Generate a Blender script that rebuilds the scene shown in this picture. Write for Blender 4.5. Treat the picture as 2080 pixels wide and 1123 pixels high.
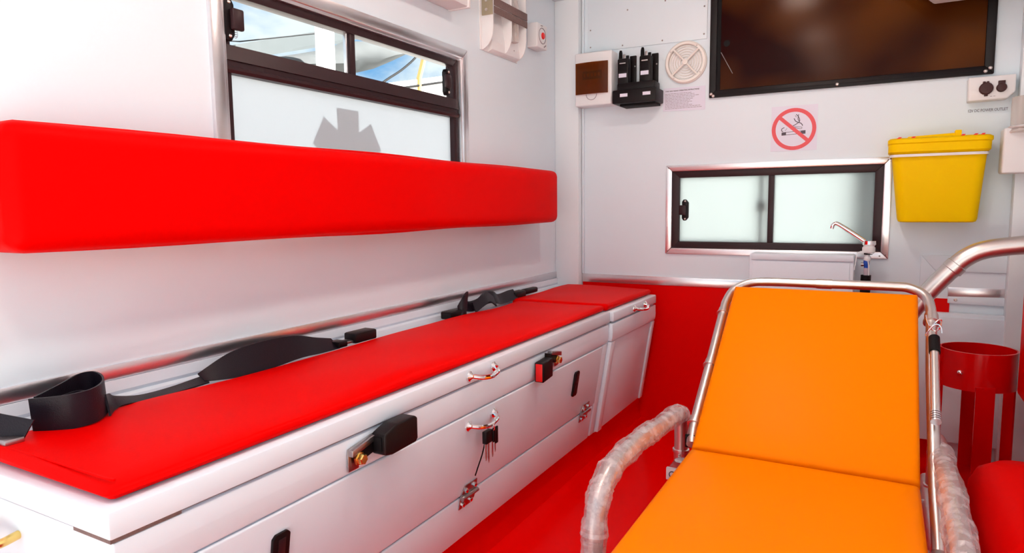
import bpy, bmesh, math, random
from mathutils import Vector, Matrix
random.seed(7)
for o in list(bpy.data.objects): bpy.data.objects.remove(o)
C = bpy.context.scene.collection
SC = bpy.context.scene

# ------------------------------------------------------------------ camera
cd = bpy.data.cameras.new('camera'); cam = bpy.data.objects.new('camera', cd); C.objects.link(cam)
cd.sensor_width = 36.0; cd.lens = 36.0*1360/2080; cd.clip_start = 0.02; cd.clip_end = 500
Rw = ((0.875487, 0.040547, -0.481537), (0.483114, -0.096303, 0.870245), (-0.011088, -0.994526, -0.103901))
M = Matrix(((Rw[0][0], -Rw[0][1], -Rw[0][2], 0.0), (Rw[1][0], -Rw[1][1], -Rw[1][2], 0.0),
            (Rw[2][0], -Rw[2][1], -Rw[2][2], 0.868), (0, 0, 0, 1)))
cam.matrix_world = M
SC.camera = cam
SC.view_settings.view_transform = 'Standard'; SC.view_settings.look = 'None'
SC.view_settings.gamma = 1.0; SC.view_settings.use_curve_mapping = False
SC.view_settings.exposure = 1.42

# ------------------------------------------------------------------ sky, sun
SKY_STRENGTH = 0.42
wd = bpy.data.worlds.new('sky'); SC.world = wd; wd.use_nodes = True
nt = wd.node_tree; nt.nodes.clear()
def wn(t, **k):
    n = nt.nodes.new(t)
    for a, b in k.items(): setattr(n, a, b)
    return n
tc = wn('ShaderNodeTexCoord'); nz = wn('ShaderNodeTexNoise'); nz.inputs['Scale'].default_value = 3.4
nz.inputs['Detail'].default_value = 7; nz.inputs['Roughness'].default_value = 0.55
mp = wn('ShaderNodeMapping'); mp.inputs['Scale'].default_value = (1, 1, 2.2); mp.inputs['Location'].default_value = (2.1, 1.4, 0.2)
rp = wn('ShaderNodeValToRGB'); rp.color_ramp.elements[0].position = 0.36; rp.color_ramp.elements[1].position = 0.53
mx = wn('ShaderNodeMix', data_type='RGBA')
mx.inputs[6].default_value = (0.10, 0.40, 0.80, 1); mx.inputs[7].default_value = (0.90, 0.98, 1.0, 1)
bg = wn('ShaderNodeBackground'); bg.inputs['Strength'].default_value = SKY_STRENGTH
wo = wn('ShaderNodeOutputWorld')
L = nt.links.new
L(tc.outputs['Generated'], mp.inputs[0]); L(mp.outputs[0], nz.inputs['Vector']); L(nz.outputs['Fac'], rp.inputs[0])
L(rp.outputs[0], mx.inputs[0]); L(mx.outputs[2], bg.inputs[0]); L(bg.outputs[0], wo.inputs[0])
sl = bpy.data.lights.new('sun', 'SUN'); sl.energy = 11.0; sl.angle = 0.02; sl.color = (1, .96, .9)
so = bpy.data.objects.new('sun', sl); C.objects.link(so)
so.rotation_euler = Vector((-0.45, -0.5, -1.0)).to_track_quat('-Z', 'Y').to_euler()

# ------------------------------------------------------------------ materials
def mat(name, col, rough=.5, metal=0., spec=.5, bump=0., bscale=60., var=0., vscale=6., emit=None, coat=0., trans=0., ior=1.45, aniso=None):
    m = bpy.data.materials.new(name); m.use_nodes = True
    t = m.node_tree; b = t.nodes['Principled BSDF']
    b.inputs['Base Color'].default_value = (*col, 1); b.inputs['Roughness'].default_value = rough
    b.inputs['Metallic'].default_value = metal; b.inputs['Specular IOR Level'].default_value = spec
    b.inputs['Coat Weight'].default_value = coat; b.inputs['Transmission Weight'].default_value = trans; b.inputs['IOR'].default_value = ior
    g = t.nodes.new('ShaderNodeTexCoord')
    n = t.nodes.new('ShaderNodeTexNoise'); n.inputs['Scale'].default_value = vscale; n.inputs['Detail'].default_value = 4
    t.links.new(g.outputs['Object'], n.inputs['Vector'])
    if aniso:
        mpn = t.nodes.new('ShaderNodeMapping'); mpn.inputs['Scale'].default_value = aniso
        t.links.new(g.outputs['Object'], mpn.inputs[0]); t.links.new(mpn.outputs[0], n.inputs['Vector'])
    if var > 0:
        x = t.nodes.new('ShaderNodeMix'); x.data_type = 'RGBA'
        x.inputs[6].default_value = (*[c*(1-var) for c in col], 1); x.inputs[7].default_value = (*[min(1, c*(1+var)) for c in col], 1)
        t.links.new(n.outputs['Fac'], x.inputs[0]); t.links.new(x.outputs[2], b.inputs['Base Color'])
    if bump > 0:
        n2 = t.nodes.new('ShaderNodeTexNoise'); n2.inputs['Scale'].default_value = bscale; n2.inputs['Detail'].default_value = 3
        t.links.new(g.outputs['Object'], n2.inputs['Vector'])
        bp = t.nodes.new('ShaderNodeBump'); bp.inputs['Strength'].default_value = bump; bp.inputs['Distance'].default_value = .002
        t.links.new(n2.outputs['Fac'], bp.inputs['Height']); t.links.new(bp.outputs[0], b.inputs['Normal'])
    if emit:
        b.inputs['Emission Color'].default_value = (*emit[0], 1); b.inputs['Emission Strength'].default_value = emit[1]
    return m
K = {}
K['wall'] = mat('white_wall_panel', (.78, .88, .96), .38, spec=.35, var=.012, vscale=3)
K['ceil'] = mat('white_ceiling', (.84, .86, .88), .5, var=.01)
K['post'] = mat('white_corner_post', (.82, .88, .93), .4, spec=.35, var=.01)
K['fibre'] = mat('white_gelcoat', (.80, .88, .97), .3, spec=.4, var=.01, bump=.04, bscale=20)
K['plastic'] = mat('white_plastic', (.85, .87, .90), .35, var=.01)
K['plastic2'] = mat('ivory_plastic', (.84, .84, .86), .4, var=.01)
K['alu'] = mat('brushed_aluminium', (.82, .80, .82), .28, metal=1., var=.05, vscale=40, aniso=(1, .05, 1))
K['satin'] = mat('satin_aluminium_tube', (.74, .70, .68), .33, metal=1., var=.05, vscale=30)
K['chrome'] = mat('chrome', (.9, .88, .88), .08, metal=1., var=.02)
K['steel'] = mat('dark_steel', (.42, .38, .38), .3, metal=1., var=.08, vscale=30)
K['brass'] = mat('brass_bolt', (.85, .62, .20), .25, metal=1., var=.05)
K['gold'] = mat('olive_bracket', (.45, .38, .26), .4, metal=.6, var=.04)
K['vinyl'] = mat('red_vinyl', (.77, .0003, .0003), .45, spec=.03, bump=.10, bscale=260, var=.03, vscale=8)
K['redwall'] = mat('red_dado', (.80, .0004, .0006), .3, spec=.06, var=.05, vscale=4)
K['redfloor'] = mat('red_floor_vinyl', (.84, .0004, .0004), .22, spec=.10, var=.05, vscale=3, bump=.03, bscale=9)
K['redpaint'] = mat('red_gloss_paint', (.62, .001, .002), .14, spec=.4, var=.03)
K['orange'] = mat('orange_vinyl', (1.0, .235, .0002), .36, spec=.03, bump=.05, bscale=200, var=.02)
K['yellow'] = mat('yellow_plastic', (.97, .62, .0008), .42, spec=.06, var=.015)
K['black'] = mat('black_plastic', (.007, .004, .005), .42, spec=.25, var=.1, bump=.1, bscale=300)
K['frame'] = mat('brown_black_frame', (.032, .013, .016), .38, spec=.3, var=.2, vscale=120)
K['web'] = mat('black_webbing', (.010, .007, .013), .42, spec=.3, bump=.3, bscale=500, var=.1, vscale=200)
K['rubber'] = mat('black_rubber', (.005, .004, .005), .6, spec=.2, var=.1)
K['dark'] = mat('dark_socket', (.05, .012, .012), .5, var=.1)
K['redbtn'] = mat('red_button', (.8, .004, .004), .3, var=.02)
K['signred'] = mat('sign_red', (.80, .10, .12), .5, var=.02)
K['gloss'] = mat('glossy_clear_white_plastic', (.90, .86, .82), .08, spec=.7, var=.02)
K['ink'] = mat('print_ink', (.10, .08, .11), .6, var=.05)
K['greyink'] = mat('grey_ink', (.30, .26, .30), .6, var=.05)
K['paper'] = mat('paper', (.79, .79, .93), .6, var=.01)
K['amber'] = mat('amber_cover', (.20, .055, .006), .12, spec=.5, var=.35, vscale=14)
K['strap'] = mat('grey_webbing', (.20, .13, .12), .7, bump=.4, bscale=400, var=.25, vscale=150)
K['blue'] = mat('blue_valve', (.02, .10, .55), .3, var=.05)
K['hose'] = mat('clear_hose', (.55, .48, .55), .2, var=.05)
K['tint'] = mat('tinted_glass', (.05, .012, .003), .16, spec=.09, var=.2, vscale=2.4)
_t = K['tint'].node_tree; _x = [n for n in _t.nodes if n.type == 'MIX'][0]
_x.inputs[6].default_value = (.018, .001, .001, 1); _x.inputs[7].default_value = (.15, .045, .006, 1)  # brown reflection and see-through cab tones, painted into the pane's base colour
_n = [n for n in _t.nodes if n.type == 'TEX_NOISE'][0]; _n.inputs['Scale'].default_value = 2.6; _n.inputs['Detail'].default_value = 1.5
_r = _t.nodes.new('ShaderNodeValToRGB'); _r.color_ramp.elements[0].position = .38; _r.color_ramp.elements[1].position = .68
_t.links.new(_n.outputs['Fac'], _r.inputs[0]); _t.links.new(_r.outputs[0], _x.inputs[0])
K['concrete'] = mat('concrete_ground', (.50, .47, .43), .9, var=.1, vscale=1.5)
K['awning'] = mat('grey_awning', (.050, .055, .058), .8, var=.45, vscale=2.5)
K['canopy'] = mat('pale_canopy', (.12, .135, .14), .7, var=.1)
K['polew'] = mat('white_post', (.9, .9, .9), .5, var=.01)
K['poley'] = mat('yellow_pole', (.75, .48, .16), .6, var=.05)
K['lamp'] = mat('lamp_diffuser', (.9, .9, .88), .5, emit=((1.0, .83, .72), 29.0), var=.01)
K['screw'] = mat('screw_metal', (.75, .70, .68), .3, metal=1., var=.05)

def mixmat(name, build):
    m = bpy.data.materials.new(name); m.use_nodes = True; t = m.node_tree; t.nodes.clear()
    o = t.nodes.new('ShaderNodeOutputMaterial'); s = build(t); t.links.new(s, o.inputs[0]); return m
def b_glass(t):
    tr = t.nodes.new('ShaderNodeBsdfTransparent'); tr.inputs[0].default_value = (.97, .99, .99, 1)
    gl = t.nodes.new('ShaderNodeBsdfGlossy'); gl.inputs['Roughness'].default_value = .02
    lw = t.nodes.new('ShaderNodeLayerWeight'); pw = t.nodes.new('ShaderNodeMath'); pw.operation = 'POWER'; pw.inputs[1].default_value = 5
    lw.inputs[0].default_value = .5; t.links.new(lw.outputs['Facing'], pw.inputs[0])
    fr = t.nodes.new('ShaderNodeMath'); fr.operation = 'MULTIPLY_ADD'; fr.inputs[1].default_value = .4; fr.inputs[2].default_value = .03; t.links.new(pw.outputs[0], fr.inputs[0])
    mi = t.nodes.new('ShaderNodeMixShader'); t.links.new(fr.outputs[0], mi.inputs[0]); t.links.new(tr.outputs[0], mi.inputs[1]); t.links.new(gl.outputs[0], mi.inputs[2])
    return mi.outputs[0]
K['glass'] = mixmat('clear_glass', b_glass)
def b_frost(col):
    def f(t):
        g = t.nodes.new('ShaderNodeTexCoord'); n = t.nodes.new('ShaderNodeTexNoise'); n.inputs['Scale'].default_value = 5
        t.links.new(g.outputs['Object'], n.inputs['Vector'])
        x = t.nodes.new('ShaderNodeMix'); x.data_type = 'RGBA'; x.inputs[6].default_value = (*[c*.98 for c in col], 1); x.inputs[7].default_value = (*col, 1)
        t.links.new(n.outputs['Fac'], x.inputs[0])
        tl = t.nodes.new('ShaderNodeBsdfTranslucent'); t.links.new(x.outputs[2], tl.inputs[0])
        df = t.nodes.new('ShaderNodeBsdfDiffuse'); t.links.new(x.outputs[2], df.inputs[0])
        mi = t.nodes.new('ShaderNodeMixShader'); mi.inputs[0].default_value = .10
        t.links.new(tl.outputs[0], mi.inputs[1]); t.links.new(df.outputs[0], mi.inputs[2])
        gl = t.nodes.new('ShaderNodeBsdfGlossy'); gl.inputs['Roughness'].default_value = .25
        m2 = t.nodes.new('ShaderNodeMixShader'); m2.inputs[0].default_value = .03
        t.links.new(mi.outputs[0], m2.inputs[1]); t.links.new(gl.outputs[0], m2.inputs[2])
        return m2.outputs[0]
    return f
K['frost'] = mixmat('frosted_glass', b_frost((.66, .69, .72)))
K['frost2'] = mixmat('frosted_green_glass', b_frost((.58, .635, .645)))
K['sticker'] = mixmat('grey_film', b_frost((.80, .76, .76)))
K['greyform'] = mat('grey_foam', (.6, .58, .6), .7, var=.05)
def b_wrap(t):
    g = t.nodes.new('ShaderNodeTexCoord'); n = t.nodes.new('ShaderNodeTexNoise'); n.inputs['Scale'].default_value = 45; n.inputs['Detail'].default_value = 5
    t.links.new(g.outputs['Object'], n.inputs['Vector'])
    rp = t.nodes.new('ShaderNodeValToRGB'); rp.color_ramp.elements[0].position = .35; rp.color_ramp.elements[1].position = .7
    rp.color_ramp.elements[0].color = (.16, .16, .16, 1); rp.color_ramp.elements[1].color = (.62, .62, .62, 1)
    t.links.new(n.outputs['Fac'], rp.inputs[0])
    tr = t.nodes.new('ShaderNodeBsdfTransparent'); tr.inputs[0].default_value = (.97, .93, .93, 1)
    p = t.nodes.new('ShaderNodeBsdfPrincipled'); p.inputs['Base Color'].default_value = (.80, .72, .74, 1); p.inputs['Roughness'].default_value = .18
    bp = t.nodes.new('ShaderNodeBump'); bp.inputs['Strength'].default_value = .5; bp.inputs['Distance'].default_value = .004
    t.links.new(n.outputs['Fac'], bp.inputs['Height']); t.links.new(bp.outputs[0], p.inputs['Normal'])
    mi = t.nodes.new('ShaderNodeMixShader'); t.links.new(rp.outputs[0], mi.inputs[0]); t.links.new(tr.outputs[0], mi.inputs[1]); t.links.new(p.outputs[0], mi.inputs[2])
    return mi.outputs[0]
def b_amber(t):
    tr = t.nodes.new('ShaderNodeBsdfTransparent'); tr.inputs[0].default_value = (.62, .26, .05, 1)
    p = t.nodes.new('ShaderNodeBsdfPrincipled'); p.inputs['Base Color'].default_value = (.16, .05, .006, 1); p.inputs['Roughness'].default_value = .06
    mi = t.nodes.new('ShaderNodeMixShader'); mi.inputs[0].default_value = .3
    t.links.new(tr.outputs[0], mi.inputs[1]); t.links.new(p.outputs[0], mi.inputs[2]); return mi.outputs[0]
K['amberglass'] = mixmat('amber_clear_plastic', b_amber)
K['amberback'] = mat('breaker_plate', (.70, .62, .48), .5, var=.05)
K['wrap'] = mixmat('plastic_wrap', b_wrap)
def b_clear(t):
    tr = t.nodes.new('ShaderNodeBsdfTransparent'); tr.inputs[0].default_value = (.96, .93, .92, 1)
    p = t.nodes.new('ShaderNodeBsdfPrincipled'); p.inputs['Base Color'].default_value = (.85, .80, .76, 1); p.inputs['Roughness'].default_value = .1
    lw = t.nodes.new('ShaderNodeLayerWeight'); lw.inputs[0].default_value = .35
    ma = t.nodes.new('ShaderNodeMath'); ma.operation = 'MULTIPLY_ADD'; ma.inputs[1].default_value = .6; ma.inputs[2].default_value = .25
    t.links.new(lw.outputs['Facing'], ma.inputs[0])
    mi = t.nodes.new('ShaderNodeMixShader'); t.links.new(ma.outputs[0], mi.inputs[0]); t.links.new(tr.outputs[0], mi.inputs[1]); t.links.new(p.outputs[0], mi.inputs[2])
    return mi.outputs[0]
K['clearp'] = mixmat('clear_plastic', b_clear)

# ------------------------------------------------------------------ mesh helpers
D = 2.61; XW = -1.208; XR = 0.455; ZC = 1.83; YB = -0.35
def FW(a, b, d): return Vector((a, D-d, b))          # on the far wall: across, up, into the room
def LW(a, b, d): return Vector((XW+d, a, b))         # on the left wall: along, up, into the room
class B:
    def __init__(s): s.bm = bmesh.new()
    def _bev(s, vs, bev, seg):
        if bev > 0:
            es = list({e for v in vs for e in v.link_edges})
            bmesh.ops.bevel(s.bm, geom=es, offset=bev, segments=seg, affect='EDGES', clamp_overlap=True, profile=.5)
    def box(s, lo, hi, bev=0., seg=2):
        lo, hi = [min(a, b) for a, b in zip(lo, hi)], [max(a, b) for a, b in zip(lo, hi)]
        v = [s.bm.verts.new((x, y, z)) for x in (lo[0], hi[0]) for y in (lo[1], hi[1]) for z in (lo[2], hi[2])]
        for f in ((0,1,3,2), (4,6,7,5), (0,4,5,1), (2,3,7,6), (0,2,6,4), (1,5,7,3)): s.bm.faces.new([v[i] for i in f])
        s._bev(v, bev, seg); return s
    def mbox(s, mp, a0, a1, b0, b1, d0, d1, bev=0., seg=2):
        p, q = mp(a0, b0, d0), mp(a1, b1, d1); return s.box(p, q, bev, seg)
    def prism(s, poly, mp, d0, d1, bev=0., seg=2):
        A = [s.bm.verts.new(mp(a, b, d0)) for a, b in poly]; Bv = [s.bm.verts.new(mp(a, b, d1)) for a, b in poly]
        n = len(poly); s.bm.faces.new(A[::-1]); s.bm.faces.new(Bv)
        for i in range(n): s.bm.faces.new((A[i], A[(i+1) % n], Bv[(i+1) % n], Bv[i]))
        s._bev(A+Bv, bev, seg); return s
    def loft(s, rings, cap=True, closed=False):
        R = [[s.bm.verts.new(p) for p in r] for r in rings]; n = len(R[0])
        m = len(R)
        for i in range(m if closed else m-1):
            a, b = R[i], R[(i+1) % m]
            for j in range(n): s.bm.faces.new((a[j], a[(j+1) % n], b[(j+1) % n], b[j]))
        if cap and not closed: s.bm.faces.new(R[0][::-1]); s.bm.faces.new(R[-1])
        return s
    def tube(s, pts, r, seg=12, jitter=0., closed=False, rng=None):
        P = [Vector(p) for p in pts]; m = len(P); rings = []
        up = None
        for i in range(m):
            if closed: t = (P[(i+1) % m]-P[i-1]).normalized()
            else: t = (P[min(i+1, m-1)]-P[max(i-1, 0)]).normalized()
            if up is None:
                up = t.orthogonal().normalized()
            up = (up - t*up.dot(t)).normalized(); sd = t.cross(up)
            rr = r[i] if isinstance(r, (list, tuple)) else r
            ring = []
            for j in range(seg):
                a = 2*math.pi*j/seg; q = rr*(1+(rng.uniform(-jitter, jitter) if rng else 0))
                ring.append(P[i]+up*(q*math.cos(a))+sd*(q*math.sin(a)))
            rings.append(ring)
        return s.loft(rings, closed=closed)
    def cyl(s, p0, p1, r, seg=16, r2=None): return s.tube([p0, p1], [r, r if r2 is None else r2], seg)
    def lathe(s, prof, c, ax=Vector((0, 0, 1)), seg=32, sy=1.0, closed=False):
        ax = Vector(ax).normalized(); u = ax.orthogonal().normalized(); v = ax.cross(u); c = Vector(c)
        rings = [[c+ax*h+u*(r*math.cos(2*math.pi*j/seg))+v*(r*sy*math.sin(2*math.pi*j/seg)) for j in range(seg)] for r, h in prof]
        return s.loft(rings, closed=closed)
    def ribbon(s, pts, wv, th, closed=False):
        P = [Vector(p) for p in pts]; m = len(P); rings = []
        for i in range(m):
            w = Vector(wv[i] if isinstance(wv, list) else wv)
            t = (P[min(i+1, m-1)]-P[max(i-1, 0)]).normalized(); n = t.cross(w).normalized()*th/2; h = w/2
            rings.append([P[i]-h-n, P[i]+h-n, P[i]+h+n, P[i]-h+n])
        return s.loft(rings)
    def sphere(s, c, r, sc=(1, 1, 1), u=12, v=8):
        mt = Matrix.Translation(Vector(c)) @ Matrix.Diagonal((*[r*k for k in sc], 1))
        bmesh.ops.create_uvsphere(s.bm, u_segments=u, v_segments=v, radius=1, matrix=mt); return s
    def build(s, name, m, parent=None, smooth=35, root=None):
        bmesh.ops.recalc_face_normals(s.bm, faces=s.bm.faces)
        me = bpy.data.meshes.new(name); s.bm.to_mesh(me); s.bm.free()
        return mobj(name, me, m, parent, smooth)
def rootloc(p):
    while p.parent: p = p.parent
    return Vector(p.location)
def mobj(name, me, m, parent=None, smooth=35):
    me.materials.clear(); me.materials.append(K[m] if isinstance(m, str) else m)
    if smooth:
        me.polygons.foreach_set('use_smooth', [True]*len(me.polygons)); me.set_sharp_from_angle(angle=math.radians(smooth))
    o = bpy.data.objects.new(name, me); C.objects.link(o)
    if parent is not None:
        me.transform(Matrix.Translation(-rootloc(parent))); o.parent = parent
    else:                                                   # origin at the base centre of the thing
        vs = [v.co for v in me.vertices]
        c = Vector([(min(v[i] for v in vs)+max(v[i] for v in vs))/2 for i in range(3)]); c.z = min(v.z for v in vs)
        me.transform(Matrix.Translation(-c)); o.location = c
    return o
def thing(name, label, cat, loc, group=None, kind=None):
    o = bpy.data.objects.new(name, None); C.objects.link(o); o.location = loc; o.empty_display_size = .05
    return tag(o, label, cat, group, kind)
def tag(o, label=None, cat=None, group=None, kind=None):
    if label: o['label'] = label
    if cat: o['category'] = cat
    if group: o['group'] = group
    if kind: o['kind'] = kind
    return o
def dup(root, delta, label=None, group=None):
    r = root.copy(); C.objects.link(r); r.location = Vector(root.location)+Vector(delta)
    if label: r['label'] = label
    if group: r['group'] = group
    def rec(src, dst):
        for ch in list(src.children):
            c = ch.copy(); C.objects.link(c); c.parent = dst; rec(ch, c)
    rec(root, r); return r
def smoothpath(pts, n=8):
    P = [Vector(p) for p in pts]; out = []
    for i in range(len(P)-1):
        p0 = P[max(i-1, 0)]; p1 = P[i]; p2 = P[i+1]; p3 = P[min(i+2, len(P)-1)]
        for k in range(n):
            t = k/n
            out.append(.5*((2*p1)+(p2-p0)*t+(2*p0-5*p1+4*p2-p3)*t*t+(3*p1-p0-3*p2+p3)*t**3))
    out.append(P[-1]); return out
def text(name, body, size, pos, axes, m, parent=None, align='LEFT', ext=.0003, bold=0., sx=1.):
    cu = bpy.data.curves.new(name, 'FONT'); cu.body = body; cu.size = size; cu.align_x = align; cu.extrude = ext; cu.resolution_u = 2; cu.offset = bold
    tmp = bpy.data.objects.new('tmp_text', cu); C.objects.link(tmp)
    dg = bpy.context.evaluated_depsgraph_get(); me = bpy.data.meshes.new_from_object(tmp.evaluated_get(dg))
    bpy.data.objects.remove(tmp); bpy.data.curves.remove(cu)
    ax, ay = Vector(axes[0])*sx, Vector(axes[1]); az = ax.cross(ay).normalized()
    mt = Matrix(((ax.x, ay.x, az.x, pos[0]), (ax.y, ay.y, az.y, pos[1]), (ax.z, ay.z, az.z, pos[2]), (0, 0, 0, 1)))
    me.transform(mt); me.name = name
    return mobj(name, me, m, parent, 0)
FT = ((1, 0, 0), (0, 0, 1)); LT = ((0, 1, 0), (0, 0, 1))
def circ(cx, cy, r, n=32, a0=0, a1=2*math.pi, sy=1.):
    full = abs(a1-a0-2*math.pi) < 1e-6
    return [(cx+r*math.cos(a0+(a1-a0)*i/(n if full else n-1)), cy+r*sy*math.sin(a0+(a1-a0)*i/(n if full else n-1))) for i in range(n)]
def frame4(mp, a0, a1, b0, b1, w, d0, d1, name, m, parent, bev=.002, top=True, wt=None):
    """four mitred bars round a rectangle"""
    ai0, ai1, bi0, bi1 = a0+w, a1-w, b0+w, b1-w
    out = []
    for poly in ([(a0,b1),(a1,b1),(ai1,bi1),(ai0,bi1)], [(a0,b0),(a1,b0),(ai1,bi0),(ai0,bi0)], [(a0,b0),(a0,b1),(ai0,bi1),(ai0,bi0)], [(a1,b0),(a1,b1),(ai1,bi1),(ai1,bi0)]):
        out.append(B().prism(poly, mp, d0, d1, bev, 2).build(name, m, parent))
    return out
def screw(mp, a, b, d, r, parent, m='screw', name='screw'):
    p0, p1 = mp(a, b, d-.001), mp(a, b, d+.0025)
    ax = (p1-p0).normalized()
    bb = B().lathe([(r*1.0, 0), (r*.95, .0015), (r*.55, .0028), (r*.35, .0018), (.0001, .0016)], mp(a, b, d), ax, 12)
    return bb.build(name, m, parent)

# ------------------------------------------------------------------ room shell
T = .04
o = B().box((XW-.06, YB, -.05), (XR+.06, D+.05, 0)).build('floor', 'redfloor'); tag(o, 'glossy red vinyl floor of the ambulance', 'floor', kind='structure')
HY0, HY1, HZ0, HZ1 = .952, 1.862, .822, 1.348
b = B()
b.box((XW-T, YB, 0), (XW, HY0, ZC)).box((XW-T, HY1, 0), (XW, D, ZC)).box((XW-T, HY0, 0), (XW, HY1, HZ0)).box((XW-T, HY0, HZ1), (XW, HY1, ZC))
tag(b.build('wall_left', 'wall'), 'white side wall panel with the sky window', 'wall', kind='structure')
WX0, WX1, WZ0, WZ1 = -.728, .002, .694, 1.002
b = B()
b.box((XW-T, D, 0), (WX0, D+T, ZC)).box((WX1, D, 0), (XR+T, D+T, ZC)).box((WX0, D, 0), (WX1, D+T, WZ0)).box((WX0, D, WZ1), (WX1, D+T, ZC))
tag(b.build('wall_front', 'wall'), 'white bulkhead wall with dark partition window and small frosted window', 'wall', kind='structure')
tag(B().box((XR, YB, 0), (XR+T, D, ZC)).build('wall_right', 'wall'), 'white side wall on the right beyond the frame', 'wall', kind='structure')
tag(B().box((XW-T, YB, ZC), (XR+T, D+T, ZC+.05)).build('ceiling', 'ceil'), 'white ceiling panel above the whole room', 'ceiling', kind='structure')
tag(B().box((XW-T, D+T, 1.55), (XR+T, 4.3, 1.60)).build('cab_roof_shade', 'ceil'), 'unseen roof slab over the cab, added to shade the bulkhead window', 'roof', kind='structure')  # unseen slab added to block sun from the frosted bulkhead panes
def struct(o, label, cat='trim'): return tag(o, label, cat, kind='structure')
struct(B().box((XW, D-.045, 0), (-1.102, D, ZC), .004).build('trim_1', 'post'), 'white boxed corner post left of the bulkhead', 'post')
struct(B().box((.349, D-.045, 0), (XR, D, ZC), .004).build('trim_2', 'post'), 'white boxed corner post at the right edge', 'post')
struct(B().box((XW, YB, 1.693), (XW+.05, D-.045, ZC), .006).build('trim_3', 'post'), 'white cornice beam along the top of the side wall', 'beam')
struct(B().box((XW, YB, .566), (XW+.006, D-.046, .592), .001).build('trim_4', 'alu'), 'long aluminium strip on the side wall above the bench', 'trim')
b = B().prism([(.4655, 0), (.565, 0), (.565, .010), (.545, .012), (.538, .007), (.533, .014), (.4655, .020)], lambda a, d, y: Vector((XW+d, y, a)), YB+.6, D-.046, 0)
struct(b.build('trim_5', 'fibre'), 'white stepped ledge behind the bench below the aluminium strip', 'trim')
struct(B().box((-1.102, D-.007, .55), (-.40, D, .584), .002).build('trim_6', 'alu'), 'pale metal strip along the top of the red bulkhead panel', 'trim')
struct(B().box((-1.10, D-.004, .0), (.203, D, .55), 0).build('wall_panel_red', 'redwall'), 'plain red panel covering the lower bulkhead', 'wall panel')
struct(B().box((-1.101, D-.012, .585), (-1.093, D, ZC), .002).build('trim_7', 'wall'), 'thin white edge strip beside the corner post', 'trim')
# red plinth under bench, coved into the floor
struct(B().prism([(-1.2, 0), (-.84, 0), (-.848, .02), (-.85, .095), (-1.2, .095)], lambda a, bb, y: Vector((a, y, bb)), .46, D-.005).build('trim_8', 'redfloor'), 'red vinyl plinth below the white bench', 'plinth')

# ------------------------------------------------------------------ window in the side wall
w1 = thing('window_1', 'side window with clear sliding top panes above a frosted pane', 'window', (XW, 1.40, .80), kind='structure')
frame4(LW, .927, 1.886, .800, 1.372, .030, -.004, .010, 'trim_bar', 'alu', w1, .003)
frame4(LW, HY0, HY1, HZ0, HZ1, .014, -.045, .004, 'reveal_bar', 'alu', w1, .001)
frame4(LW, .962, 1.846, .836, 1.336, .022, -.036, -.006, 'frame_bar', 'frame', w1, .002)
b = B().prism([(1.154, -.030), (1.212, -.030), (1.212, .000), (1.180, .006), (1.179, .002), (1.168, .002), (1.166, .008), (1.160, .008), (1.154, .003)],
              lambda a, d, y: Vector((XW-.006+d, y, a)), .966, 1.842)
b.build('middle_rail', 'frame', w1)
p = B().mbox(LW, .984, 1.824, .856, 1.156, -.0245, -.0230).build('frosted_pane', 'frost', w1)
tag(p, 'frosted white lower pane')
p1 = B().mbox(LW, .984, 1.372, 1.210, 1.316, -.018, -.014).build('clear_pane', 'glass', w1)
p2 = B().mbox(LW, 1.352, 1.824, 1.210, 1.316, -.028, -.024).build('clear_pane', 'glass', w1)
B().mbox(LW, 1.354, 1.374, 1.212, 1.316, -.030, -.010, .002).build('meeting_stile', 'frame', w1)
B().mbox(LW, 1.342, 1.346, 1.212, 1.316, -.022, -.012, .001).build('glass_edge', 'alu', w1)
# star shaped emblem stuck on the outside of the frosted pane
b = B(); cyy, czz, Ls, ws = 1.352, .998, .125, .040
poly = []
for k in range(6):
    th = math.pi/2 - k*math.pi/3
    ux, uy = math.cos(th), math.sin(th); px, py = -uy, ux
    poly += [(cyy+ux*Ls+px*ws, czz+uy*Ls+py*ws), (cyy+ux*Ls-px*ws, czz+uy*Ls-py*ws)]
    r0 = ws/math.sin(math.pi/6)
    tm = th-math.pi/6; poly.append((cyy+r0*math.cos(tm)*1.0, czz+r0*math.sin(tm)*1.0))
b.prism(poly, LW, -.0256, -.0247)
tag(b.build('star_emblem', 'sticker', w1, 0), 'grey six armed star emblem behind the frosted pane')
def winlatch(y0, y1, z0, z1, flip):
    zc = (z0+z1)/2; ym = (y0+y1)/2; h = (z1-z0)/2; s = -1 if flip else 1
    l = B().prism([(y0, zc-h*.75), (y0+.006, z0), (y1-.010, z0), (y1-.002, zc-h*.7), (y1-.002, zc+h*.7), (y1-.010, z1), (y0+.006, z1), (y0, zc+h*.75)], LW, -.012, .004, .002).build('latch', 'black', w1)
    a, c = (ym, y1+.014) if not flip else (y0-.012, ym)
    B().mbox(LW, a, c, zc-h*.5, zc+h*.5, .004, .016, .004).build('latch_lever', 'frame', l)
    for dz in (-.78, .78): screw(LW, ym, zc+h*dz, .004, .004, l)
winlatch(.962, .992, 1.218, 1.306, False); winlatch(1.768, 1.796, 1.216, 1.296, True)
def stamp(y, z, s):
    st = B().loft([[LW(a, bb, -.0135) for a, bb in circ(y, z, s*.78, 20, sy=1.5)], [LW(a, bb, -.0130) for a, bb in circ(y, z, s*.78, 20, sy=1.5)],
                   [LW(a, bb, -.0130) for a, bb in circ(y, z, s*.70, 20, sy=1.5)], [LW(a, bb, -.0135) for a, bb in circ(y, z, s*.70, 20, sy=1.5)]], closed=True).build('glass_stamp', 'greyink', p1)
stamp(1.004, 1.240, .0085)
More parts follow.
